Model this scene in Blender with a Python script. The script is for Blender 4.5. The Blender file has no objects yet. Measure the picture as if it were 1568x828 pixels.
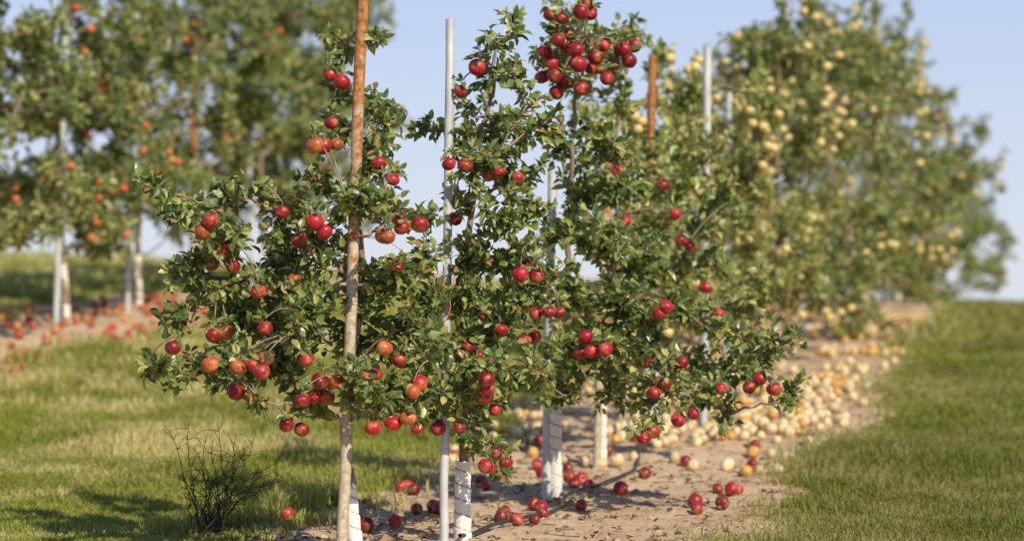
import bpy, math, numpy as np
from mathutils import Vector
rng = np.random.default_rng(7)
scene = bpy.context.scene

# ---------------------------------------------------------------- helpers
_g = np.random.default_rng(3).random((256,256))
def vnoise(x,y,s=1.0):
    x=np.asarray(x,float)*s+1000; y=np.asarray(y,float)*s+1000
    xi=np.floor(x).astype(int); yi=np.floor(y).astype(int)
    fx=x-xi; fy=y-yi; fx=fx*fx*(3-2*fx); fy=fy*fy*(3-2*fy)
    a=_g[xi%256,yi%256]; b=_g[(xi+1)%256,yi%256]; c=_g[xi%256,(yi+1)%256]; d=_g[(xi+1)%256,(yi+1)%256]
    return (a*(1-fx)+b*fx)*(1-fy)+(c*(1-fx)+d*fx)*fy
def norm(v): return v/np.maximum(np.linalg.norm(v,axis=-1,keepdims=True),1e-9)

# terrain -----------------------------------------------------------------
_ty=np.arange(-120,1000,0.5)
_k=[(-120,-.3),(0,0),(9,0),(12,.03),(14,.14),(18,.45),(22,.78),(30,1.17),(36,1.40),(41,1.43),(48,1.15),(60,.3),(100,-4),(200,-15),(400,-25),(1000,-25)]
_tz=np.interp(_ty,[a for a,b in _k],[b for a,b in _k]); _tz=np.convolve(np.pad(_tz,3,mode='edge'),np.ones(7)/7,mode='valid')
def H(x,y):
    x=np.asarray(x,float); y=np.asarray(y,float)
    t=np.clip((y-12)/12,0,1); t=t*t*(3-2*t)*np.clip((90-y)/40,0,1)
    m=(vnoise(x,y,1.3)-.5)*.045+(vnoise(x,y,5)-.5)*.018
    return np.interp(y,_ty,_tz)-.05*np.clip(x,-12,12)*t+m*np.clip((60-np.abs(y))/20,0,1)
def rowx(y): return -.22+.213*(np.asarray(y,float)-10)
def rowl(y): return -3.86+.213*(np.asarray(y,float)-21)
def dirt(x,y):
    """>0 inside bare soil strips (metres from the edge)"""
    x=np.asarray(x,float); y=np.asarray(y,float)
    w=(vnoise(x,y,.9)-.5)*.5+(vnoise(x,y,3.5)-.5)*.3
    d=x-rowx(y); a=np.minimum(d+1.0,1.18-d)
    e=x-rowl(y); b=np.minimum(e+.85,.8-e)
    return np.maximum(a,b)+w

# mesh builder --------------------------------------------------------------
class MB:
    def __init__(s): s.V=[];s.T=[];s.Q=[];s.C=[];s.L=[];s.n=0
    def add(s,V,F,col=(1,1,1),lp=None):
        V=np.asarray(V,float); F=np.asarray(F,int)
        s.V.append(V)
        c=np.empty((len(V),3)); c[:]=col; s.C.append(c)
        s.L.append(np.zeros((len(V),3)) if lp is None else lp)
        (s.T if F.shape[1]==3 else s.Q).append(F+s.n); s.n+=len(V)
    def build(s,name,mat,smooth=False,origin=(0,0,0),parent=None):
        V=np.concatenate(s.V)-np.array(origin,float)
        T=np.concatenate(s.T) if s.T else np.zeros((0,3),int)
        Q=np.concatenate(s.Q) if s.Q else np.zeros((0,4),int)
        me=bpy.data.meshes.new(name)
        me.vertices.add(len(V)); me.vertices.foreach_set('co',V.astype(np.float32).ravel())
        nl=T.size+Q.size; me.loops.add(nl)
        me.loops.foreach_set('vertex_index',np.concatenate([T.ravel(),Q.ravel()]).astype(np.int32))
        npz=len(T)+len(Q); me.polygons.add(npz)
        ls=np.concatenate([np.arange(len(T))*3, T.size+np.arange(len(Q))*4]).astype(np.int32)
        me.polygons.foreach_set('loop_start',ls)
        me.update(calc_edges=True)
        me.polygons.foreach_set('use_smooth',np.full(npz,smooth,bool))
        C=np.concatenate(s.C); C=np.hstack([C,np.ones((len(C),1))])
        a=me.attributes.new('tint','FLOAT_COLOR','POINT'); a.data.foreach_set('color',C.astype(np.float32).ravel())
        a=me.attributes.new('lp','FLOAT_VECTOR','POINT'); a.data.foreach_set('vector',np.concatenate(s.L).astype(np.float32).ravel())
        me.materials.append(mat); me.validate()
        ob=bpy.data.objects.new(name,me); scene.collection.objects.link(ob)
        if parent is not None: ob.parent=parent
        else: ob.location=origin
        return ob

def tube(mb,P,R,n=5,col=(1,1,1),cap=False):
    P=np.asarray(P,float); m=len(P); R=np.broadcast_to(np.asarray(R,float),(m,))
    T=norm(np.gradient(P,axis=0)); ref=np.array([1.,0,0]) if abs(T[0][0])<.8 else np.array([0,1.,0])
    A=norm(np.cross(T,ref)); B=np.cross(T,A)
    th=np.arange(n)/n*2*np.pi
    V=P[:,None]+R[:,None,None]*(A[:,None]*np.cos(th)[None,:,None]+B[:,None]*np.sin(th)[None,:,None])
    i=np.arange(m-1)[:,None]*n; j=np.arange(n)[None]; k=(j+1)%n
    F=np.stack([i+j,i+k,i+n+k,i+n+j],-1).reshape(-1,4)
    mb.add(V.reshape(-1,3),F,col)
    if cap:
        c=np.vstack([V[-1],P[-1]]); mb.add(c,[[a,(a+1)%n,n] for a in range(n)],col)
def bez(a,b,c,n):
    t=np.linspace(0,1,n)[:,None]; return (1-t)**2*a+2*t*(1-t)*b+t*t*c

LT=np.array([[0,0,0],[.3,0,0],[.68,0,0],[1,0,0],[.27,.5,1],[.27,-.5,1],[.66,.41,1],[.66,-.41,1]])
LF=np.array([[0,5,1],[0,1,4],[1,5,7],[1,7,2],[1,2,6],[1,6,4],[2,7,3],[2,3,6]])
ST=np.array([[0,0,0],[.5,-.5,1],[1,0,0],[.5,.5,1]]); SF=np.array([[0,1,2],[0,2,3]])
def leaves(mb,P,D,N,L,W,col,simple=False,curlk=1.0):
    n=len(P); T=ST if simple else LT; F=SF if simple else LF
    D=norm(D); S=norm(np.cross(N,D)); N=np.cross(D,S)
    fold=rng.uniform(.0,.34,n)*W; curl=rng.uniform(-.1,.6,n)*L*curlk; tw=rng.normal(0,.2,n)*L
    t=T[:,0][None]; s=T[:,1][None]; f=T[:,2][None]
    a=t*L[:,None]; b=s*W[:,None]; c=f*fold[:,None]-curl[:,None]*t*t+tw[:,None]*s*t
    V=P[:,None]+D[:,None]*a[...,None]+S[:,None]*b[...,None]+N[:,None]*c[...,None]
    k=len(T)
    F=(F[None]+(np.arange(n)*k)[:,None,None]).reshape(-1,3)
    mb.add(V.reshape(-1,3),F,np.repeat(col,k,axis=0))

def lathe(seg,prof):
    V=[];
    for z,r in prof:
        for j in range(seg):
            a=2*math.pi*j/seg; V.append((r*math.cos(a),r*math.sin(a),z))
    F=[]
    for i in range(len(prof)-1):
        for j in range(seg):
            F.append((i*seg+j,i*seg+(j+1)%seg,(i+1)*seg+(j+1)%seg,(i+1)*seg+j))
    return np.array(V),np.array(F)
def apprf(k):
    pr=[]
    for i in range(k+1):
        a=-math.pi/2+math.pi*i/k
        r=math.cos(a)*(1+.07*math.sin(a)); z=math.sin(a)*.88
        c=max(0,1-abs(r)/.42)
        z-= np.sign(z)*c*c*(.34 if z>0 else .2)
        pr.append((z,max(abs(r),.012)))
    return pr
AP_HI=lathe(18,apprf(16)); AP_LO=lathe(9,apprf(8))
def apples(mb,stem,P,R,tilt,col,hi=True):
    V0,F0=AP_HI if hi else AP_LO
    for p,r,t,c in zip(P,R,tilt,col):
        ax=norm(np.array([t[0],t[1],t[2]])); u=norm(np.cross(ax,[.3,1,.1])); v=np.cross(ax,u)
        sx=1+rng.normal(0,.04); W=V0*[sx,1/sx,1+rng.normal(0,.05)]
        W=W*(1+.04*np.sin(5*np.arctan2(V0[:,1],V0[:,0]))[:,None]*np.clip(-V0[:,2:3],0,1))
        V=p+r*(W[:,0:1]*u+W[:,1:2]*v+W[:,2:3]*ax)
        mb.add(V,F0,c,lp=V0+rng.uniform(-50,50,3)*[1,1,0])
        if stem is not None:
            q=p+ax*r*.52; e=q+ax*r*.75+rng.normal(0,.12,3)*r
            tube(stem,[q,(q+e)/2+rng.normal(0,.05,3)*r,e],[.0014,.0012,.002],4,(.12,.08,.05))

# ---------------------------------------------------------------- materials
def newmat(name):
    m=bpy.data.materials.new(name); m.use_nodes=True; nt=m.node_tree; nt.nodes.clear()
    return m,nt,nt.nodes,nt.links
def N_(nt,t,**k):
    n=nt.nodes.new(t)
    for a,b in k.items(): setattr(n,a,b)
    return n
def ramp(nt,stops):
    r=N_(nt,'ShaderNodeValToRGB'); e=r.color_ramp.elements
    while len(e)<len(stops): e.new(.5)
    for x,(p,c) in zip(e,stops): x.position=p; x.color=(*c,1)
    return r
def mix(nt,f,a,b,mode='MIX'):
    m=N_(nt,'ShaderNodeMix',data_type='RGBA',blend_type=mode); L=nt.links
    for s,v in ((m.inputs[0],f),(m.inputs[6],a),(m.inputs[7],b)):
        if hasattr(v,'is_linked'): L.new(v,s)
        else: s.default_value=v if isinstance(v,(int,float)) else (*v,1)
    return m.outputs[2]
def noise(nt,vec,scale,detail=4,rough=.55):
    n=N_(nt,'ShaderNodeTexNoise'); n.inputs['Scale'].default_value=scale; n.inputs['Detail'].default_value=detail; n.inputs['Roughness'].default_value=rough
    if vec is not None: nt.links.new(vec,n.inputs['Vector'])
    return n
def leafmat(name,trans=.32,rough=.38,spec=.65,back=(1.2,1.15,1.35),tmul=(1.4,1.5,.6)):
    m,nt,n,l=newmat(name)
    at=N_(nt,'ShaderNodeAttribute',attribute_name='tint')
    geo=N_(nt,'ShaderNodeNewGeometry')
    c=at.outputs['Color']
    cb=mix(nt,1.0,c,back,'MULTIPLY'); cc=mix(nt,geo.outputs['Backfacing'],c,cb)
    p=N_(nt,'ShaderNodeBsdfPrincipled'); l.new(cc,p.inputs['Base Color']); p.inputs['Roughness'].default_value=rough; p.inputs['Specular IOR Level'].default_value=spec
    t=N_(nt,'ShaderNodeBsdfTranslucent'); l.new(mix(nt,1.0,c,tmul,'MULTIPLY'),t.inputs['Color'])
    mx=N_(nt,'ShaderNodeMixShader'); mx.inputs[0].default_value=trans; l.new(p.outputs[0],mx.inputs[1]); l.new(t.outputs[0],mx.inputs[2])
    o=N_(nt,'ShaderNodeOutputMaterial'); l.new(mx.outputs[0],o.inputs[0]); return m
def ramp_out(nt,ns,st):
    r=ramp(nt,st); nt.links.new(ns.outputs['Fac'],r.inputs[0]); return r.outputs[0]
M_leaf=leafmat('leaf_green'); M_grass=leafmat('grass_blade',trans=.35,rough=.55,spec=.3,back=(1,1,1),tmul=(1.3,1.3,.7))
M_dry=leafmat('dry_leaf',trans=.1,rough=.8,spec=.2,back=(1,1,1),tmul=(1,1,1))

def applemat():
    m,nt,n,l=newmat('apple_skin')
    at=N_(nt,'ShaderNodeAttribute',attribute_name='tint'); lp=N_(nt,'ShaderNodeAttribute',attribute_name='lp')
    mp=N_(nt,'ShaderNodeMapping'); mp.inputs['Scale'].default_value=(7,7,1.0); l.new(lp.outputs['Vector'],mp.inputs['Vector'])
    s1=noise(nt,mp.outputs[0],1.6,4,.6); s2=noise(nt,lp.outputs['Vector'],.9,2)
    dark=mix(nt,1.0,at.outputs['Color'],(.5,.36,.45),'MULTIPLY'); 
    c=mix(nt,ramp_out(nt,s1,[(.35,(0,0,0)),(.65,(1,1,1))]),dark,at.outputs['Color'])
    gold=mix(nt,.5,at.outputs['Color'],(.66,.40,.09))
    c=mix(nt,ramp_out(nt,s2,[(.50,(0,0,0)),(.72,(.8,.8,.8))]),c,gold)
    vo=N_(nt,'ShaderNodeTexVoronoi'); vo.inputs['Scale'].default_value=9; l.new(lp.outputs['Vector'],vo.inputs['Vector'])
    r=ramp(nt,[(.0,(.5,.5,.5)),(.09,(0,0,0))]); l.new(vo.outputs['Distance'],r.inputs[0])
    c=mix(nt,r.outputs[0],c,(.6,.4,.2))
    p=N_(nt,'ShaderNodeBsdfPrincipled'); l.new(c,p.inputs['Base Color']); p.inputs['Roughness'].default_value=.42; p.inputs['Specular IOR Level'].default_value=.45
    o=N_(nt,'ShaderNodeOutputMaterial'); l.new(p.outputs[0],o.inputs[0]); return m
M_apple=applemat()
def simplemat(name,stops,scale,rough=.8,metal=0,bump=.3,stretch=(1,1,1),tint=False,spec=.3,bscale=None):
    m,nt,n,l=newmat(name)
    geo=N_(nt,'ShaderNodeNewGeometry'); mp=N_(nt,'ShaderNodeMapping'); mp.inputs['Scale'].default_value=stretch; l.new(geo.outputs['Position'],mp.inputs[0])
    ns=noise(nt,mp.outputs[0],scale,6,.65); c=ramp_out(nt,ns,stops)
    if tint:
        at=N_(nt,'ShaderNodeAttribute',attribute_name='tint'); c=mix(nt,1.0,c,at.outputs['Color'],'MULTIPLY')
    p=N_(nt,'ShaderNodeBsdfPrincipled'); l.new(c,p.inputs['Base Color']); p.inputs['Roughness'].default_value=rough; p.inputs['Metallic'].default_value=metal; p.inputs['Specular IOR Level'].default_value=spec
    b=N_(nt,'ShaderNodeBump'); b.inputs['Strength'].default_value=bump; b.inputs['Distance'].default_value=.004
    n2=noise(nt,mp.outputs[0],bscale or scale*2,5,.7); l.new(n2.outputs['Fac'],b.inputs['Height']); l.new(b.outputs[0],p.inputs['Normal'])
    o=N_(nt,'ShaderNodeOutputMaterial'); l.new(p.outputs[0],o.inputs[0]); return m
M_bark=simplemat('apple_bark',[(.3,(.15,.105,.07)),(.5,(.28,.20,.14)),(.7,(.42,.34,.26))],40,.85,0,.7,(1,1,.4))
M_galv=simplemat('galvanised_steel',[(.3,(.38,.39,.39)),(.55,(.56,.56,.55)),(.8,(.68,.68,.66))],14,.55,.15,.1,(1,1,.35),spec=.4)
M_guard=simplemat('white_guard_plastic',[(.25,(.62,.57,.48)),(.45,(.82,.79,.72)),(.8,(.86,.85,.80))],9,.5,0,.05,tint=True)
M_hose=simplemat('black_hose',[(.3,(.02,.02,.02)),(.7,(.05,.05,.05))],20,.4,0,.05)
M_stem=simplemat('stem_wood',[(.3,(.7,.7,.7)),(.7,(1.2,1.2,1.2))],60,.8,0,.2,tint=True)
M_twine=simplemat('orange_twine',[(.3,(.7,.7,.7)),(.7,(1.2,1.2,1.2))],60,.7,0,.2,tint=True)
M_clod=simplemat('soil_clod',[(.3,(.7,.7,.7)),(.7,(1.2,1.2,1.2))],30,.95,0,.6,tint=True,spec=.1)
def rustmat():
    m,nt,n,l=newmat('rusty_pole_metal'); geo=N_(nt,'ShaderNodeNewGeometry')
    sx=N_(nt,'ShaderNodeSeparateXYZ'); l.new(geo.outputs['Position'],sx.inputs[0])
    ns=noise(nt,geo.outputs['Position'],9,8,.75); n2=noise(nt,geo.outputs['Position'],40,5,.75)
    a=ramp_out(nt,n2,[(.32,(.10,.03,.012)),(.46,(.32,.11,.03)),(.58,(.46,.20,.06)),(.72,(.60,.40,.24))])
    b=ramp_out(nt,n2,[(.3,(.26,.20,.12)),(.5,(.46,.39,.26)),(.72,(.64,.56,.42))])
    ad=N_(nt,'ShaderNodeMath',operation='MULTIPLY_ADD'); l.new(ns.outputs['Fac'],ad.inputs[0]); ad.inputs[1].default_value=5.5; ad.inputs[2].default_value=-3.9
    ad2=N_(nt,'ShaderNodeMath',operation='ADD'); l.new(ad.outputs[0],ad2.inputs[0]); l.new(sx.outputs['Z'],ad2.inputs[1])
    r=ramp(nt,[(.05,(0,0,0)),(.6,(1,1,1))]); l.new(ad2.outputs[0],r.inputs[0])
    c=mix(nt,r.outputs[0],b,a)
    p=N_(nt,'ShaderNodeBsdfPrincipled'); l.new(c,p.inputs['Base Color']); p.inputs['Roughness'].default_value=.8
    bp=N_(nt,'ShaderNodeBump'); bp.inputs['Strength'].default_value=.7; bp.inputs['Distance'].default_value=.004; l.new(n2.outputs['Fac'],bp.inputs['Height']); l.new(bp.outputs[0],p.inputs['Normal'])
    o=N_(nt,'ShaderNodeOutputMaterial'); l.new(p.outputs[0],o.inputs[0]); return m
M_rust=rustmat()
def groundmat():
    m,nt,n,l=newmat('orchard_ground'); geo=N_(nt,'ShaderNodeNewGeometry'); P=geo.outputs['Position']
    at=N_(nt,'ShaderNodeAttribute',attribute_name='tint'); s=N_(nt,'ShaderNodeSeparateColor'); l.new(at.outputs['Color'],s.inputs[0])
    ns=noise(nt,P,9,5,.7)
    ad=N_(nt,'ShaderNodeMath',operation='MULTIPLY_ADD'); l.new(ns.outputs['Fac'],ad.inputs[0]); ad.inputs[1].default_value=.5; ad.inputs[2].default_value=-.25
    a2=N_(nt,'ShaderNodeMath',operation='ADD'); l.new(ad.outputs[0],a2.inputs[0]); l.new(s.outputs[0],a2.inputs[1])
    r=ramp(nt,[(.46,(0,0,0)),(.54,(1,1,1))]); l.new(a2.outputs[0],r.inputs[0])
    n1=noise(nt,P,3,8,.7); n3=noise(nt,P,45,6,.75)
    soil=ramp_out(nt,n1,[(.3,(.40,.27,.16)),(.5,(.58,.42,.265)),(.7,(.68,.515,.345))])
    soil=mix(nt,1.0,soil,ramp_out(nt,n3,[(.3,(.6,.57,.55)),(.5,(1,1,1)),(.75,(1.12,1.12,1.12))]),'MULTIPLY')
    g1=noise(nt,P,1.2,6,.7); g2=noise(nt,P,40,4,.8)
    gr=ramp_out(nt,g1,[(.35,(.18,.21,.05)),(.55,(.30,.29,.09)),(.7,(.48,.41,.18))])
    gr=mix(nt,1.0,gr,ramp_out(nt,g2,[(.3,(.5,.5,.5)),(.7,(1.3,1.3,1.3))]),'MULTIPLY')
    c=mix(nt,r.outputs[0],gr,soil)
    p=N_(nt,'ShaderNodeBsdfPrincipled'); l.new(c,p.inputs['Base Color']); p.inputs['Roughness'].default_value=.95; p.inputs['Specular IOR Level'].default_value=.1
    b=N_(nt,'ShaderNodeBump'); b.inputs['Strength'].default_value=.7; b.inputs['Distance'].default_value=.012
    n4=noise(nt,P,22,8,.75); l.new(n4.outputs['Fac'],b.inputs['Height']); l.new(b.outputs[0],p.inputs['Normal'])
    o=N_(nt,'ShaderNodeOutputMaterial'); l.new(p.outputs[0],o.inputs[0]); return m
M_ground=groundmat()

# ---------------------------------------------------------------- ground sheet
def axis(lst):
    out=[]
    for a,b,s in lst: out+=list(np.arange(a,b,s))
    return np.array(out+[lst[-1][1]])
gx=axis([(-600,-60,60),(-60,-14,4),(-14,-5,.5),(-5,-3.2,.12),(-3.2,5,.06),(5,14,.3),(14,60,4),(60,600,60)])
gy=axis([(-120,0,10),(0,7,.5),(7,17,.06),(17,30,.15),(30,48,.4),(48,100,3),(100,1000,45)])
X,Y=np.meshgrid(gx,gy); Z=H(X,Y)
D=dirt(X,Y)
Z=Z+np.where(D>0,(vnoise(X,Y,11)-.5)*.026+(vnoise(X,Y,26)-.5)*.014,0)*(np.abs(Y-14)<14)
mb=MB(); nx=len(gx); ny=len(gy)
i=np.arange(ny-1)[:,None]*nx; j=np.arange(nx-1)[None]
F=np.stack([i+j,i+j+1,i+nx+j+1,i+nx+j],-1).reshape(-1,4)
dd=np.clip(D/.5+.5,0,1).ravel()
mb.add(np.stack([X.ravel(),Y.ravel(),Z.ravel()],1),F,np.stack([dd,dd,dd],1))
mb.build('ground',M_ground,smooth=True)

# ---------------------------------------------------------------- grass
def blades(mb,n,x0,x1,y0,y1,h,w,edge=False):
    y=rng.uniform(y0,y1,n); x=rng.uniform(0,1,n)*(x1(y)-x0(y))+x0(y)
    d=dirt(x,y); keep=(d<-.02+rng.exponential(.05,n))if not edge else (np.abs(d)<.25)
    x=x[keep]; y=y[keep]; d=d[keep]; n=len(x)
    z=H(x,y)-.005
    hh=h*rng.uniform(.45,1.25,n)*(.35+1.3*vnoise(x,y,2.2)*vnoise(x,y,.6)*1.6)
    az=rng.uniform(0,2*np.pi,n); ln=rng.uniform(.1,1.0,n)
    dr=np.stack([np.cos(az),np.sin(az),np.zeros(n)],1)
    pz=rng.uniform(0,2*np.pi,n); sd=np.stack([np.cos(pz),np.sin(pz),np.zeros(n)],1)*w*.5
    B=np.stack([x,y,z],1); up=np.array([0,0,1.])
    Mi=B+up*(hh*.6)[:,None]+dr*(hh*ln*.3)[:,None]
    Ti=B+up*(hh*(1-.35*ln))[:,None]+dr*(hh*ln*.9)[:,None]
    V=np.stack([B-sd,B+sd,Mi+sd*.8,Mi-sd*.8,Ti],1).reshape(-1,3)
    o=np.arange(n)*5
    pn=.35*vnoise(x,y,.55)+.35*vnoise(x,y,1.5)+.30*vnoise(x,y,4.5); st=np.clip((pn-.43)*5+rng.normal(0,.3,n),0,1)[:,None]
    lush=(.72+.5*vnoise(x+40,y*.6,1.1))[:,None]
    g=np.array([.29,.35,.065])*(1-.45*rng.random((n,1)))*lush+np.array([.11,.07,.0])*rng.random((n,1))
    s=np.array([.78,.67,.33])*rng.uniform(.6,1.1,(n,1))
    rt=np.clip((x-rowx(y))/2,0,1)[:,None]
    k=.82-.42*rt
    c=(g*(1-st*k)+s*st*k)*(1-.32*rt)
    mb.add(V,np.stack([o,o+1,o+2,o+3],1),np.repeat(c,5,axis=0))
    mb.T.append(np.stack([o+3,o+2,o+4],1)+mb.n-len(V))
mb=MB()
L0=lambda y:-.25*y-.4; R0=lambda y:.25*y+.4
blades(mb,120000,L0,R0,8.2,11.5,.07,.0055)
blades(mb,130000,L0,R0,11.5,16,.075,.007)
blades(mb,90000,L0,R0,16,24,.08,.012)
blades(mb,60000,lambda y:-.28*y-1,lambda y:.28*y+1,24,42,.10,.028)
blades(mb,25000,L0,R0,9,22,.12,.007,edge=True)
for cx,cy,s,k in ((-1.22,11.0,.16,600),(-1.02,11.4,.14,600),(-.92,11.7,.14,400),(-1.5,10.7,.12,250)):
    f=lambda y,a=cx,b=s:a-b+0*y; g=lambda y,a=cx,b=s:a+b+0*y
    sv=dirt; dirt=lambda x,y:np.full_like(x,-1.0)
    blades(mb,k,f,g,cy-s,cy+s,.26,.006); dirt=sv
mb.build('grass',M_grass)

# ---------------------------------------------------------------- trees
GREEN=np.array([[.08,.12,.035],[.16,.21,.06],[.25,.30,.085],[.37,.395,.12],[.52,.48,.18]])
def leafcol(n,yel=.0):
    k=np.clip(rng.normal(1.85+yel,1.2,n),0,4).astype(int); c=GREEN[k]*rng.uniform(.75,1.2,(n,1))
    br=rng.random(n)<.045; c[br]=np.array([.36,.22,.09]); return c
def build_tree(name,base,trunk,clumps,dens,leafL,nsides=6,simple=False,apl=None,acol='red',ar=.0325,guard=.4,yel=0.,trunk_r=.024,leafdir=.35,twn=28,gr=.033,extra=0):
    base=np.array(base,float); trunk=np.asarray(trunk,float); C=np.asarray(clumps,float); k=len(C)
    em=bpy.data.objects.new(name,None); em.location=base; em.empty_display_size=.2; scene.collection.objects.link(em)
    wood=MB(); lf=MB()
    tt=np.linspace(0,len(trunk)-1,30); tp=np.stack([np.interp(tt,range(len(trunk)),trunk[:,q]) for q in range(3)],1)
    tp[2:-1,:2]+=rng.normal(0,.006,(27,2))
    tr=np.linspace(trunk_r,trunk_r*.28,30); tube(wood,tp,tr,8)
    dt=np.array([np.min(np.linalg.norm(tp-c[:3],axis=1)) for c in C]); order=np.argsort(dt)
    par={}; att={}; done=[]
    for i_ in order:
        c=C[i_,:3]; hd=np.linalg.norm(tp[:,:2]-c[:2],axis=1)
        want=np.clip(c[2]-.55*hd,tp[0,2]+.35,None)
        cost=np.sqrt(hd**2+(tp[:,2]-want)**2*3)+.08; a=np.argmin(cost); best=(cost[a],-1,a)
        for j_ in done:
            cj=C[j_,:3]; d=np.linalg.norm(cj-c)+max(0,cj[2]-c[2])*.5
            if d<best[0]: best=(d,j_,None)
        par[i_]=best[1]; att[i_]=tp[best[2]] if best[1]<0 else C[best[1],:3]; done.append(i_)
    desc=np.ones(k)
    for i_ in order[::-1]:
        if par[i_]>=0: desc[par[i_]]+=desc[i_]
    NP=[];NT=[]
    rs=trunk_r/.024
    for i_ in range(k):
        c=C[i_,:3]; a=att[i_]; R=C[i_,3:]
        mid=(a+c)/2+np.array([0,0,-.12*np.linalg.norm(c-a)])+rng.normal(0,.1,3)*np.linalg.norm(c-a)
        P=bez(a,mid,c,9); P[1:-1]+=rng.normal(0,.007*rs,(7,3))
        r0=(.0035+.0030*math.sqrt(desc[i_]))*rs; r1=.0035*rs if desc[i_]<2 else (.003+.0028*math.sqrt(desc[i_]-1))*rs
        tube(wood,P,np.linspace(r0,r1,9),nsides)
        nl=dens*R[0]*R[2]; nt_=max(3,int(nl/twn))
        for q in range(nt_):
            v=rng.normal(0,1,3); v/=np.linalg.norm(v); v*=rng.uniform(.45,1.08)
            if rng.random()<.2: v*=1.4
            e=c+v*R; s=P[rng.integers(3,9)]
            ln=np.linalg.norm(e-s)
            m_=(s+e)/2+rng.normal(0,.12,3)*ln+np.array([0,0,-.1*ln])
            Q=bez(s,m_,e,6); tube(wood,Q,np.linspace(.0032*rs,.0016*rs,6),4)
            nn=max(3,int(ln/(.035*rs))); t=np.linspace(.3,1,nn)*5
            NP.append(np.stack([np.interp(t,range(6),Q[:,w]) for w in range(3)],1)); T_=norm(np.gradient(Q,axis=0))
            NT.append(np.stack([np.interp(t,range(6),T_[:,w]) for w in range(3)],1))
    NP=np.concatenate(NP); NT=np.concatenate(NT)
    total=int(dens*np.sum(C[:,3]*C[:,5])); idx=rng.integers(0,len(NP),total)
    P=NP[idx]+rng.normal(0,.006*rs,(total,3)); T_=NT[idx]
    D_=T_*leafdir+norm(rng.normal(0,1,(total,3)))+np.array([0,0,.12])
    N_2=norm(rng.normal(0,1,(total,3)))*.75+np.array([.2,-.4,.65])
    L=leafL*rng.uniform(.6,1.2,total); W=L*rng.uniform(.5,.66,total)
    pet=norm(D_)*(L*.3)[:,None]
    leaves(lf,P+pet,D_,N_2,L,W,leafcol(total,yel),simple)
    if apl is not None and len(apl):
        am=MB(); A=np.asarray(apl,float)
        if extra:      # neighbours hanging in the same bunches
            src=A[rng.integers(0,len(A),extra)]; B_=src+norm(rng.normal(0,1,(extra,3)))*[1,1,.7]*ar*2.2
            keep=[]
            for q in B_:
                if min(np.min(np.linalg.norm(A-q,axis=1)),min([np.linalg.norm(z-q) for z in keep] or [9]))>ar*1.75: keep.append(q)
            if keep: A=np.vstack([A,keep])
        na=len(A)
        for p in A:
            top=p+np.array([0,0,ar*1.2]); q=NP[np.argmin(np.linalg.norm(NP-top-[0,0,.03],axis=1))]
            if np.linalg.norm(q-top)<.5:
                tube(wood,bez(q,(q+top)/2+np.array([0,0,.04]),top,5),[.003*rs]*5,4)
            if not simple:
                kk=8; D_=norm(rng.normal(0,1,(kk,3))+[0,.3,.3]); L=leafL*rng.uniform(.7,1.1,kk)
                leaves(lf,np.repeat(top[None],kk,0)+D_*.012,D_,rng.normal(0,.5,(kk,3))+[0,-.2,.8],L,L*.58,leafcol(kk,yel))
        if acol=='red': col=np.array([.42,.010,.035])*rng.uniform(.5,1.3,(na,1))+np.array([.03,.025,0])*rng.random((na,1))**2
        elif acol=='redorange':
            col=np.array([.44,.020,.027])*rng.uniform(.5,1.25,(na,1)); w_=rng.random((na,1)); col=np.where(w_<.33,np.array([.50,.13,.04])*rng.uniform(.7,1.15,(na,1)),col)
        elif acol=='orange': col=np.array([.62,.13,.05])*rng.uniform(.8,1.2,(na,1))+np.array([.1,.15,.03])*rng.random((na,1))
        else: col=np.array([.90,.76,.28])*rng.uniform(.85,1.02,(na,1))
        tl=np.stack([rng.normal(0,.3,na),rng.normal(0,.3,na),np.ones(na)],1)
        apples(am,None if simple else wood,A,ar*rng.uniform(.84,1.12,na),tl,col,hi=not simple)
        am.build('apples',M_apple,True,base,em)
    wood.build('trunk_and_branches',M_bark,True,base,em)
    lf.build('leaves',M_leaf,False,base,em)
    if guard:
        g=MB(); ns=24; hz=np.arange(0,guard,.004); lean=(trunk[1]-trunk[0])/max(trunk[1][2]-trunk[0][2],.1)
        th=np.arange(ns)/ns*2*np.pi; pit=.062
        ph=(hz[:,None]/pit+th[None]/(2*np.pi))%1
        r=gr+.005*ph-(.007*hz/guard)[:,None]
        cx=base[0]+lean[0]*hz; cy=base[1]+lean[1]*hz
        V=np.stack([cx[:,None]+r*np.cos(th),cy[:,None]+r*np.sin(th),np.broadcast_to((base[2]-.03+hz)[:,None],r.shape)],-1).reshape(-1,3)
        i=np.arange(len(hz)-1)[:,None]*ns; j=np.arange(ns)[None]; kq=(j+1)%ns
        seam=np.where(ph<.1,.35,1.0).reshape(-1,1)*np.ones((1,3))
        g.add(V,np.stack([i+j,i+kq,i+ns+kq,i+ns+j],-1).reshape(-1,4),seam)
        g.build('trunk_guard',M_guard,False,base,em)
    return em

# The near trees follow an elevation drawing of the row: drawing units from a datum,
# turned into metres on the vertical plane of each tree, then spread in depth.
def elev(a,b,dist,dy=0.):
    s=dist/3702.; return ((a-784)*s, dist+dy, 1.0+(470-b)*s)
def mk(lst,dist,dep):
    s=dist/3702.; out=[]
    for a,b,ra,rb in lst:
        dy=rng.uniform(-dep,dep); x,y,z=elev(a,b,dist,dy)
        r=(ra+rb)/2*s; out.append((x,y,z,ra*s,max(r,.08),rb*s))
    return out
def ma(lst,dist,lo,hi):
    out=[]
    for a,b in lst:
        x,y,z=elev(a,b,dist); dy=rng.uniform(lo,hi); k=(dist+dy)/dist
        out.append((x*k,y+dy,1+(z-1)*k))
    return out
def gbase(x,y): return (x,y,float(H(x,y)))

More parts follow.
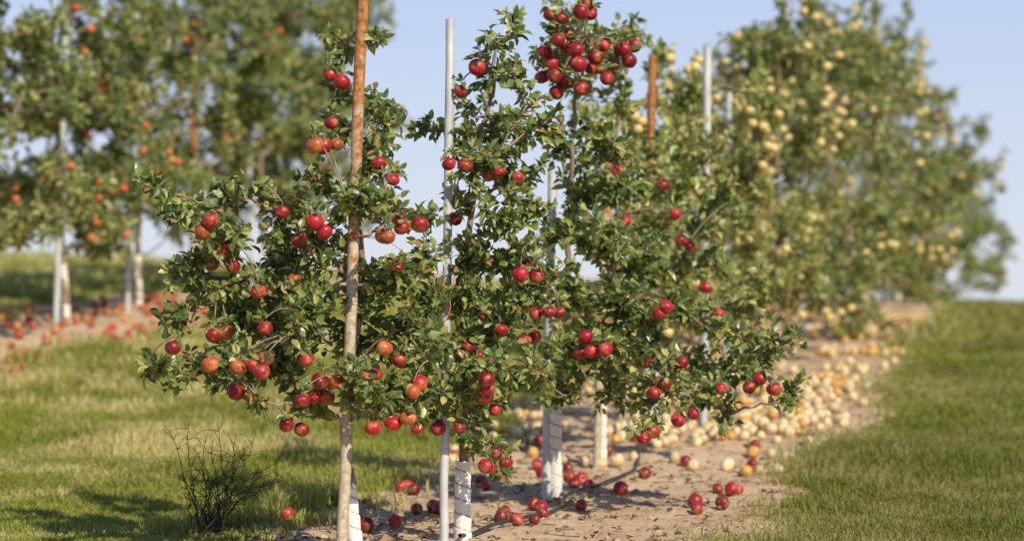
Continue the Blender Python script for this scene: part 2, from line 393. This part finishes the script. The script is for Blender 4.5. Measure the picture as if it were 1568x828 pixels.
T1=[(515,60,28,30),(578,65,22,22),(520,125,28,30),(565,150,40,32),(605,185,28,38),(520,205,32,40),(575,235,48,36),(500,285,36,28),(560,310,55,40),(625,325,45,35),
(245,285,26,20),(285,315,38,26),(340,310,45,34),(375,285,38,20),(425,325,52,34),(340,365,50,40),(420,390,55,45),(490,365,55,42),(305,415,45,40),(275,475,38,42),(250,550,26,36),(330,480,55,48),(405,475,55,50),(480,445,52,48),(300,570,48,32),(375,560,55,42),(445,555,55,46),(400,612,32,20),(520,515,52,46),(560,440,55,46),(620,435,55,46),(600,525,55,50),(548,590,55,42),(625,605,55,38),(480,612,38,24),(645,385,45,38),(655,470,45,40),(660,540,45,40),(460,500,50,40),(370,430,50,40)]
T2=[(790,28,20,16),(765,60,28,22),(745,105,26,28),(785,120,36,26),(722,160,32,30),(702,200,32,34),(770,185,46,40),(828,190,34,36),(735,255,50,36),(800,260,46,38),(655,190,18,10),(705,305,28,28),(765,325,46,38),(720,385,55,40),(790,400,46,46),(700,450,55,42),(770,468,55,42),(830,440,46,46),(690,520,55,42),(760,548,55,46),(700,590,55,38),(770,605,46,32),(650,600,46,38),(735,655,40,26),(775,712,16,24),(825,570,42,42),(815,330,40,36),(740,500,50,40)]
T3=[(880,15,48,30),(845,85,28,40),(920,75,55,45),(890,125,45,25),(868,225,42,42),(930,205,46,46),(900,285,55,42),(960,275,46,42),(850,340,46,46),(920,365,55,46),(880,440,55,46),(940,450,55,46),(870,520,46,46),(925,540,55,46),(850,595,36,36),(930,598,46,30),(1000,480,46,30),(1050,478,50,18),(1112,502,36,18),(1040,535,55,40),(1000,580,46,40),(1060,598,55,40),(1110,568,46,40),(1160,555,46,36),(1205,600,24,32),(1100,630,34,20),(998,635,26,30),(1185,515,34,34),(1000,395,46,40),(960,520,50,40)]
T4=[(945,150,40,46),(960,55,34,40),(1000,235,46,46),(1055,265,46,36),(1005,340,46,46),(1065,340,46,40),(1108,295,36,30),(985,415,46,46),(1045,415,50,46),(1105,400,46,46),(960,495,50,46),(1060,490,50,30),(1150,450,40,40),(1150,520,40,40),(930,90,40,40)]
A1=[(523,126),(507,188),(515,221),(495,224),(580,250),(601,275),(556,298),(612,336),(643,344),(322,338),(344,380),(324,403),(357,408),(451,427),(607,413),(396,446),(265,532),(346,508),(328,513),(322,558),(385,559),(401,569),(364,562),(362,600),(406,503),(439,650),(462,657),(470,550),(490,583),(480,607),(500,608),(463,613),(612,551),(589,533),(575,572),(633,599),(458,369),(497,355),(572,655),(432,325),(625,640),(586,362)]
A2=[(712,253),(705,140),(730,103),(741,482),(767,506),(717,530),(733,545),(758,693),(775,708),(744,713),(671,655),(702,655),(748,268),(797,420),(811,402),(822,423),(841,477),(818,516),(803,520),(766,558),(758,627),(745,595),(793,273),(696,335),(640,655),(655,412)]
A3=[(1020,470),(1010,480),(897,515),(890,540),(905,538),(919,536),(1044,555),(1019,587),(1038,643),(1062,633),(998,660),(1163,579),(1185,595),(1104,595),(988,553)]
A3t=[(846,98),(835,80),(882,76),(868,70),(852,142),(862,125),(890,136),(905,105),(912,88),(921,103),(955,75),(964,93),(971,70),(860,27),(843,22),(905,22),(890,18),(901,6),(830,118),(930,120),(886,98),(870,52),(940,98),(850,115),(925,70)]
A4=[(1034,328),(1043,368),(1058,377),(946,262),(1015,283),(958,338),(1100,480),(1080,440)]

b=gbase(-.625,9.75)
build_tree('apple_tree',b,[b,(-.66,9.72,.35),(-.67,9.68,.6),elev(556,430,9.62),elev(545,300,9.6),elev(555,160,9.58),elev(558,60,9.55)],mk(T1,9.55,.28),19500,.044,apl=ma(A1,9.55,-.42,-.1),acol='redorange',guard=.30,yel=.1,extra=22)
b=gbase(-.212,10.35)
build_tree('apple_tree',b,[b,(-.21,10.33,.4),elev(700,520,10.3),elev(715,380,10.3),elev(735,230,10.3),elev(760,70,10.28)],mk(T2,10.2,.3),17500,.046,apl=ma(A2,10.2,-.42,-.1),guard=.37,yel=.1,gr=.037,extra=10)
b=gbase(.215,12.0)
build_tree('apple_tree',b,[b,(.215,11.9,.55),elev(868,480,11.7),elev(870,330,11.6),elev(880,180,11.5),elev(885,40,11.4)],mk(T3,11.3,.35),14500,.049,apl=ma(A3,11.3,-.45,-.15)+ma(A3t,11.3,-.6,-.35),guard=.53,yel=.25,ar=.035,extra=16)
b=gbase(.49,13.35)
build_tree('apple_tree',b,[b,(.49,13.3,.6),elev(925,480,13.2),elev(935,300,13.2),elev(950,160,13.2),elev(955,60,13.2)],mk(T4,13.2,.3),10000,.055,apl=ma(A4,13.2,-.5,-.3),guard=.45,yel=.8,ar=.036)

def crown(x,y,h,r,n,cr,zmin=.55,shoots=5):
    zb=float(H(x,y)); C=[]
    for q in range(n):
        f=rng.random()**.95; a=rng.uniform(0,2*np.pi); pr=np.interp(f,[0,.2,.5,.8,1],[.75,1,.9,.7,.4])
        rr=r*pr*math.sqrt(rng.uniform(.1,1.1))
        s=cr*rng.uniform(.55,1.2)
        C.append((x+rr*math.cos(a),y+rr*math.sin(a),zb+zmin+(h-zmin)*f,s,s,s*.85))
    for q in range(shoots):
        a=rng.uniform(0,2*np.pi); rr=r*rng.uniform(.1,1.05); s=cr*.36
        C.append((x+rr*math.cos(a),y+rr*math.sin(a),zb+h*rng.uniform(.85,1.16)*(1-.25*(rr/r)**2),s*.7,s*.7,s*3.2))
    return np.array(C)
def hangs(C,n):
    out=[]
    while len(out)<n:
        c=C[rng.integers(0,len(C))]
        for q in range(rng.integers(1,7)):
            v=norm(rng.normal(0,1,3)*[1,.6,1]+np.array([-.2,-1.2,0])); out.append(c[:3]+v*c[3:]*1.1)
    return out[:n]
def bgtree(x,y,h,r,n,cr,dens,L,na,acol,zmin=.55,shoots=5,yel=0.,guard=.45,tr=.028):
    C=crown(x,y,h,r,n,cr,zmin,shoots); b=gbase(x,y)
    tp=[b,(x+rng.normal(0,.03),y,b[2]+.6),(x+rng.normal(0,.06),y,b[2]+h*.5),(x+rng.normal(0,.08),y,b[2]+h*.95)]
    return build_tree('apple_tree',b,tp,C,dens,L,nsides=5,simple=True,apl=hangs(C,na),acol=acol,ar=.04,guard=guard,yel=yel,trunk_r=tr,twn=26)
bgtree(.86,14.8,2.2,.5,16,.19,8000,.06,10,'yellow',yel=1.1,shoots=3)
bgtree(1.26,16.3,2.15,.6,20,.21,7500,.062,26,'yellow',yel=1.1,shoots=3)
bgtree(1.68,18.6,2.3,.72,24,.24,6000,.065,60,'yellow',yel=1.1,shoots=4)
for y,h,r,na in ((20.8,2.7,.95,120),(23.2,2.95,1.1,130),(25.8,3.1,1.3,95),(28.6,3.3,1.4,60),(31.5,3.4,1.6,40),(34.6,3.0,1.65,30),(38,2.6,1.6,25),(41.5,2.2,1.7,20),(46,2.2,1.8,6)):
    bgtree(float(rowx(y))+.18+.008*(y-20),y,h,r,38 if y<36 else 32,.26 if y<30 else .32,3100 if y<30 else 2400,.076 if y<30 else .088,na,'yellow',yel=.5,shoots=20,zmin=.22,tr=.035)
for y,h,na,ac in ((19.3,3.6,40,'orange'),(21,3.8,44,'orange'),(22.7,3.8,30,'orange'),(24.5,3.9,8,'orange'),(26.4,4.0,5,'orange'),(28.4,3.8,3,'orange')):
    bgtree(float(rowl(y)),y,h,.98,64,.27,4200,.072,na,ac,yel=.55,shoots=8,zmin=.72,tr=.035,guard=.55)

# ---------------------------------------------------------------- posts
def post(name,x,y,top,r,mat,bands=0):
    z=float(H(x,y)); p0=np.array([x,y,z-.1]); p1=np.array(top,float)
    t=np.linspace(0,1,14)[:,None]; P=p0+(p1-p0)*t; P[1:-1,:2]+=rng.normal(0,.0015,(12,2))
    m=MB(); tube(m,P,r,20); ax=norm(p1-p0)
    tube(m,[p1,p1+ax*.002,p1+ax*.002,p1-ax*.002,p1-ax*.03],[r,r*.97,r*.86,r*.84,r*.84],20,cap=True)
    for q in range(bands):
        c=P[3+q*3]+ax*rng.uniform(-.05,.05); tube(m,[c-ax*.004,c-ax*.003,c+ax*.003,c+ax*.004],[r,r*1.09,r*1.09,r],20)
    return m.build(name,mat,True,(x,y,z))
post('rusty_pole',-.668,9.42,elev(557,-60,9.42),.0225,M_rust,2)
post('metal_post',-.287,10.1,elev(689,30,10.1),.0185,M_galv,3)
post('metal_post',.165,11.95,elev(846,262,11.95),.0225,M_galv,2)
post('rusty_pole',.455,13.2,elev(935,165,13.2),.022,M_rust,1)
post('rusty_pole',.80,14.6,elev(1000,85,14.6),.024,M_rust,1)
post('metal_post',1.22,15.4,elev(1084,72,15.4),.026,M_galv)
post('metal_post',1.62,18.3,elev(1117,142,18.3),.026,M_galv)
post('rusty_pole',1.98,19.6,elev(1176,150,19.6),.026,M_rust)
for y,t,m in ((19.1,3.1,M_galv),(20.85,3.3,M_galv),(22.5,3.5,M_galv),(24.2,3.2,M_rust),(26.1,3.2,M_galv)):
    x=float(rowl(y))-.04; post('metal_post' if m is M_galv else 'rusty_pole',x,y,(x+rng.normal(0,.05)+.06,y,float(H(x,y))+t-.3),.028,m)
m=MB()
tube(m,bez(np.array([-.70,9.38,1.55]),np.array([-.80,9.35,1.50]),np.array([-.84,9.4,1.40]),8),.0016,5,(.75,.16,.03))
tube(m,bez(np.array([-.63,9.38,1.30]),np.array([-.50,9.35,1.22]),np.array([-.40,9.45,1.32]),8),.0016,5,(.75,.14,.03))
tube(m,bez(np.array([-.63,9.38,1.27]),np.array([-.52,9.35,1.30]),np.array([-.42,9.5,1.21]),8),.0016,5,(.75,.14,.03))
tube(m,bez(np.array([-.29,10.05,1.1]),np.array([-.2,9.95,.98]),np.array([-.33,9.95,.9]),8),.0016,5,(.75,.18,.03))
m.build('orange_twine',M_twine)

# ---------------------------------------------------------------- fallen fruit, debris
def scatter(n,xr,yr,rad,cond=None):
    pts=np.zeros((0,2)); tries=0
    while len(pts)<n and tries<n*30:
        tries+=1; y=rng.uniform(*yr); p=np.array([xr(y),y])
        if cond is not None and not cond(p): continue
        if len(pts) and np.min(np.sum((pts-p)**2,1))<rad*rad: continue
        pts=np.vstack([pts,p])
    return pts
def fallen(name,pts,r,colf,hi=True):
    n=len(pts); R=r*rng.uniform(.82,1.12,n); P=np.stack([pts[:,0],pts[:,1],H(pts[:,0],pts[:,1])+R*.82],1)
    a=MB(); st=MB(); apples(a,st if hi else None,P,R,rng.normal(0,1,(n,3))+[0,0,.4],colf(n,pts),hi)
    o=a.build(name,M_apple,True)
    if hi: st.build('stems',M_stem,True,parent=o)
red=lambda n,p:np.array([.44,.016,.035])*rng.uniform(.35,1.2,(n,1))+np.array([.05,.03,0])*rng.random((n,1))
yel=lambda n,p:np.where(rng.random((n,1))<np.interp(p[:,1:2],[14,18,22],[.1,.25,.5]),np.array([.80,.50,.12]),np.array([.90,.78,.42]))*rng.uniform(.75,1.03,(n,1))
org=lambda n,p:np.where(rng.random((n,1))<.5,np.array([.55,.08,.04]),np.array([.6,.28,.08]))*rng.uniform(.7,1.1,(n,1))
fr=[(-1.19,11),(-1.09,11.1),(-1.02,11),(-.73,11.2),(-.64,10.6),(-.69,10.75),(-.52,10.8),(-.49,12.1),(-.53,12.2),(-.37,11.4),(-.34,11.3),(-.24,12.5),(-.14,12.2),(-.04,11.1),(-.05,10.9),(.02,10.8),(.1,10.8),(.14,11.1),(.32,12.4),(.36,12.5),(.30,12.55),(.87,11.5),(.99,11.4),(1.27,13),(1.13,12.1),(1.55,13.2),(-.9,11.6),(.5,14),(.55,13.8),(-.03,11.3)]
ex=scatter(30,lambda y:float(rowx(y))+rng.uniform(-.95,1.05),(11.2,15),.09)
fallen('fallen_red_apples',np.vstack([np.array(fr),ex]),.035,red)
dn=lambda p: rng.random()<np.interp(p[1],[12.8,14.2,16,20,24,30],[.03,.4,1,.85,.4,.15])*np.interp(p[0]-rowx(p[1]),[-1.1,-.3,.8,1.25],[.7,1,1,.12])*(.10+1.2*float(vnoise(p[0],p[1],2.1)>.45))
fallen('fallen_yellow_apples',scatter(760,lambda y:float(rowx(y))+rng.uniform(-1.05,1.25),(12.8,30),.076,dn),.038,yel,False)
fallen('fallen_apples',scatter(230,lambda y:float(rowl(y))+rng.uniform(-.8,1.1),(17,27),.08),.04,org,False)

m=MB()
ico=np.array([(0,0,1),(.89,0,.45),(.28,.85,.45),(-.72,.53,.45),(-.72,-.53,.45),(.28,-.85,.45),(.72,.53,-.45),(-.28,.85,-.45),(-.89,0,-.45),(-.28,-.85,-.45),(.72,-.53,-.45),(0,0,-1)])
icf=np.array([(0,1,2),(0,2,3),(0,3,4),(0,4,5),(0,5,1),(1,6,2),(2,7,3),(3,8,4),(4,9,5),(5,10,1),(6,7,2),(7,8,3),(8,9,4),(9,10,5),(10,6,1),(11,7,6),(11,8,7),(11,9,8),(11,10,9),(11,6,10)])
for q in range(1800):
    y=9.5+12*rng.random()**1.5; x=float(rowx(y))+rng.uniform(-1.2,1.3)
    if dirt(x,y)<.03: continue
    s=.004+.011*rng.random()**3; z=float(H(x,y))
    m.add(ico*(1+rng.normal(0,.22,(12,3)))*s*[1.2,1,.7]+[x,y,z+s*.3],icf,np.array([.54,.40,.26])*rng.uniform(.7,1.15))
m.build('soil_clods',M_clod)
m=MB(); n=3000; y=9.5+14*rng.random(n)**1.3; x=rowx(y)+rng.uniform(-1.25,1.3,n)
az=rng.uniform(0,6.28,n); Dv=np.stack([np.cos(az),np.sin(az),rng.normal(0,.25,n)],1)
L=rng.uniform(.02,.05,n)
leaves(m,np.stack([x,y,H(x,y)+.012],1),Dv,rng.normal(0,.35,(n,3))+[0,0,1],L,L*.55,np.array([.34,.22,.11])*rng.uniform(.3,1.3,(n,1)))
for q in range(300):
    y=9.6+8*rng.random(); x=float(rowx(y))+rng.uniform(-1.1,1.15); a=rng.uniform(0,6.28); l=rng.uniform(.04,.2)
    p=np.array([x,y,float(H(x,y))+.012]); e=p+l*np.array([math.cos(a),math.sin(a),rng.uniform(-.02,.08)])
    tube(m,bez(p,(p+e)/2+rng.normal(0,.015,3),e,4),[.0025,.0022,.002,.0012],4,np.array([.2,.13,.08])*rng.uniform(.5,1.3))
m.build('leaf_litter',M_dry)

# hose
hp=np.array([(-.25,10.2),(-.02,10.75),(.16,11.15),(.25,11.5),(.24,11.9),(.40,12.3),(.62,12.8),(.70,13.3),(.72,13.9),(1.0,15),(1.5,17)])
t=np.linspace(0,len(hp)-1,70); hx=np.interp(t,range(len(hp)),hp[:,0]); hy=np.interp(t,range(len(hp)),hp[:,1])
ker=np.ones(7)/7; hx=np.convolve(np.pad(hx,3,mode='edge'),ker,'valid'); hy=np.convolve(np.pad(hy,3,mode='edge'),ker,'valid')
m=MB(); tube(m,np.stack([hx,hy,H(hx,hy)+.014+.02*vnoise(hx,hy,2)],1),.009,8); m.build('irrigation_hose',M_hose,True)

# dead weed
m=MB(); wx,wy=-1.33,10.6; wz=float(H(wx,wy))
for q in range(32):
    a=rng.uniform(0,6.28); l=rng.uniform(.14,.50); sp=rng.uniform(.05,.6)
    s=np.array([wx+rng.normal(0,.04),wy+rng.normal(0,.04),wz-.01]); e=s+l*np.array([math.cos(a)*sp,math.sin(a)*sp*.6,1])
    if q<8: e=s+np.array([rng.uniform(.18,.36),rng.normal(0,.05),rng.uniform(.22,.40)])
    mid=(s+e)/2+np.array([rng.normal(0,.06),0,.07]); P=bez(s,mid,e,9); P[1:]+=rng.normal(0,.008,(8,3)); tube(m,P,np.linspace(.003,.0012,9),4,(.07,.05,.035))
    for w in range(rng.integers(5,12)):
        k=rng.integers(2,9); b_=P[k]; d=norm(rng.normal(0,1,3)+[0,0,.3])*rng.uniform(.03,.11)
        tube(m,bez(b_,b_+d*.6+[0,0,.03],b_+d,4),[.0018,.0014,.0012,.0009],3,(.075,.055,.035))
m.build('dead_weed',M_stem)

# ---------------------------------------------------------------- light, sky, camera
el=math.radians(35); az=math.atan2(.50,-.86)
S=Vector((math.cos(el)*math.sin(az),math.cos(el)*math.cos(az),math.sin(el)))
sd=bpy.data.lights.new('sun','SUN'); sd.energy=5.0; sd.angle=math.radians(.53); sd.color=(1,.91,.73)
so=bpy.data.objects.new('sun',sd); so.rotation_euler=S.to_track_quat('Z','Y').to_euler(); so.location=(5,-5,10); scene.collection.objects.link(so)
w=bpy.data.worlds.new('World'); scene.world=w; w.use_nodes=True; nt=w.node_tree; nt.nodes.clear()
sky=nt.nodes.new('ShaderNodeTexSky'); sky.sky_type='NISHITA'; sky.sun_disc=False; sky.sun_elevation=el; sky.sun_rotation=az
sky.air_density=1.0; sky.dust_density=.3; sky.ozone_density=3.5; sky.altitude=300
bg=nt.nodes.new('ShaderNodeBackground'); bg.inputs[1].default_value=.12
tc=nt.nodes.new('ShaderNodeTexCoord'); sz=nt.nodes.new('ShaderNodeSeparateXYZ'); nt.links.new(tc.outputs['Generated'],sz.inputs[0])
rr=ramp(nt,[(0,(.9,.9,.9)),(.13,(.8,.8,.8)),(.28,(0,0,0))]); nt.links.new(sz.outputs['Z'],rr.inputs[0])
hz=ramp(nt,[(0,(.72,.765,.86)),(.13,(.55,.655,.87))]); nt.links.new(sz.outputs['Z'],hz.inputs[0])
hzs=mix(nt,1.0,hz.outputs[0],(8.2,8.2,8.2),'MULTIPLY')
o=nt.nodes.new('ShaderNodeOutputWorld'); nt.links.new(mix(nt,rr.outputs[0],mix(nt,1.0,sky.outputs[0],(1.06,.95,1.08),'MULTIPLY'),hzs),bg.inputs[0]); nt.links.new(bg.outputs[0],o.inputs[0])
cd=bpy.data.cameras.new('camera'); cam=bpy.data.objects.new('camera',cd); scene.collection.objects.link(cam)
cam.location=(0,0,1.0); cam.rotation_euler=(math.radians(90+.867),0,0)
cd.lens=85; cd.sensor_width=36; cd.clip_end=3000; cd.clip_start=.1
cd.dof.use_dof=True; cd.dof.focus_distance=9.8; cd.dof.aperture_fstop=1.8; cd.dof.aperture_blades=0
scene.camera=cam
scene.view_settings.view_transform='Standard'; scene.view_settings.look='None'; scene.view_settings.exposure=0
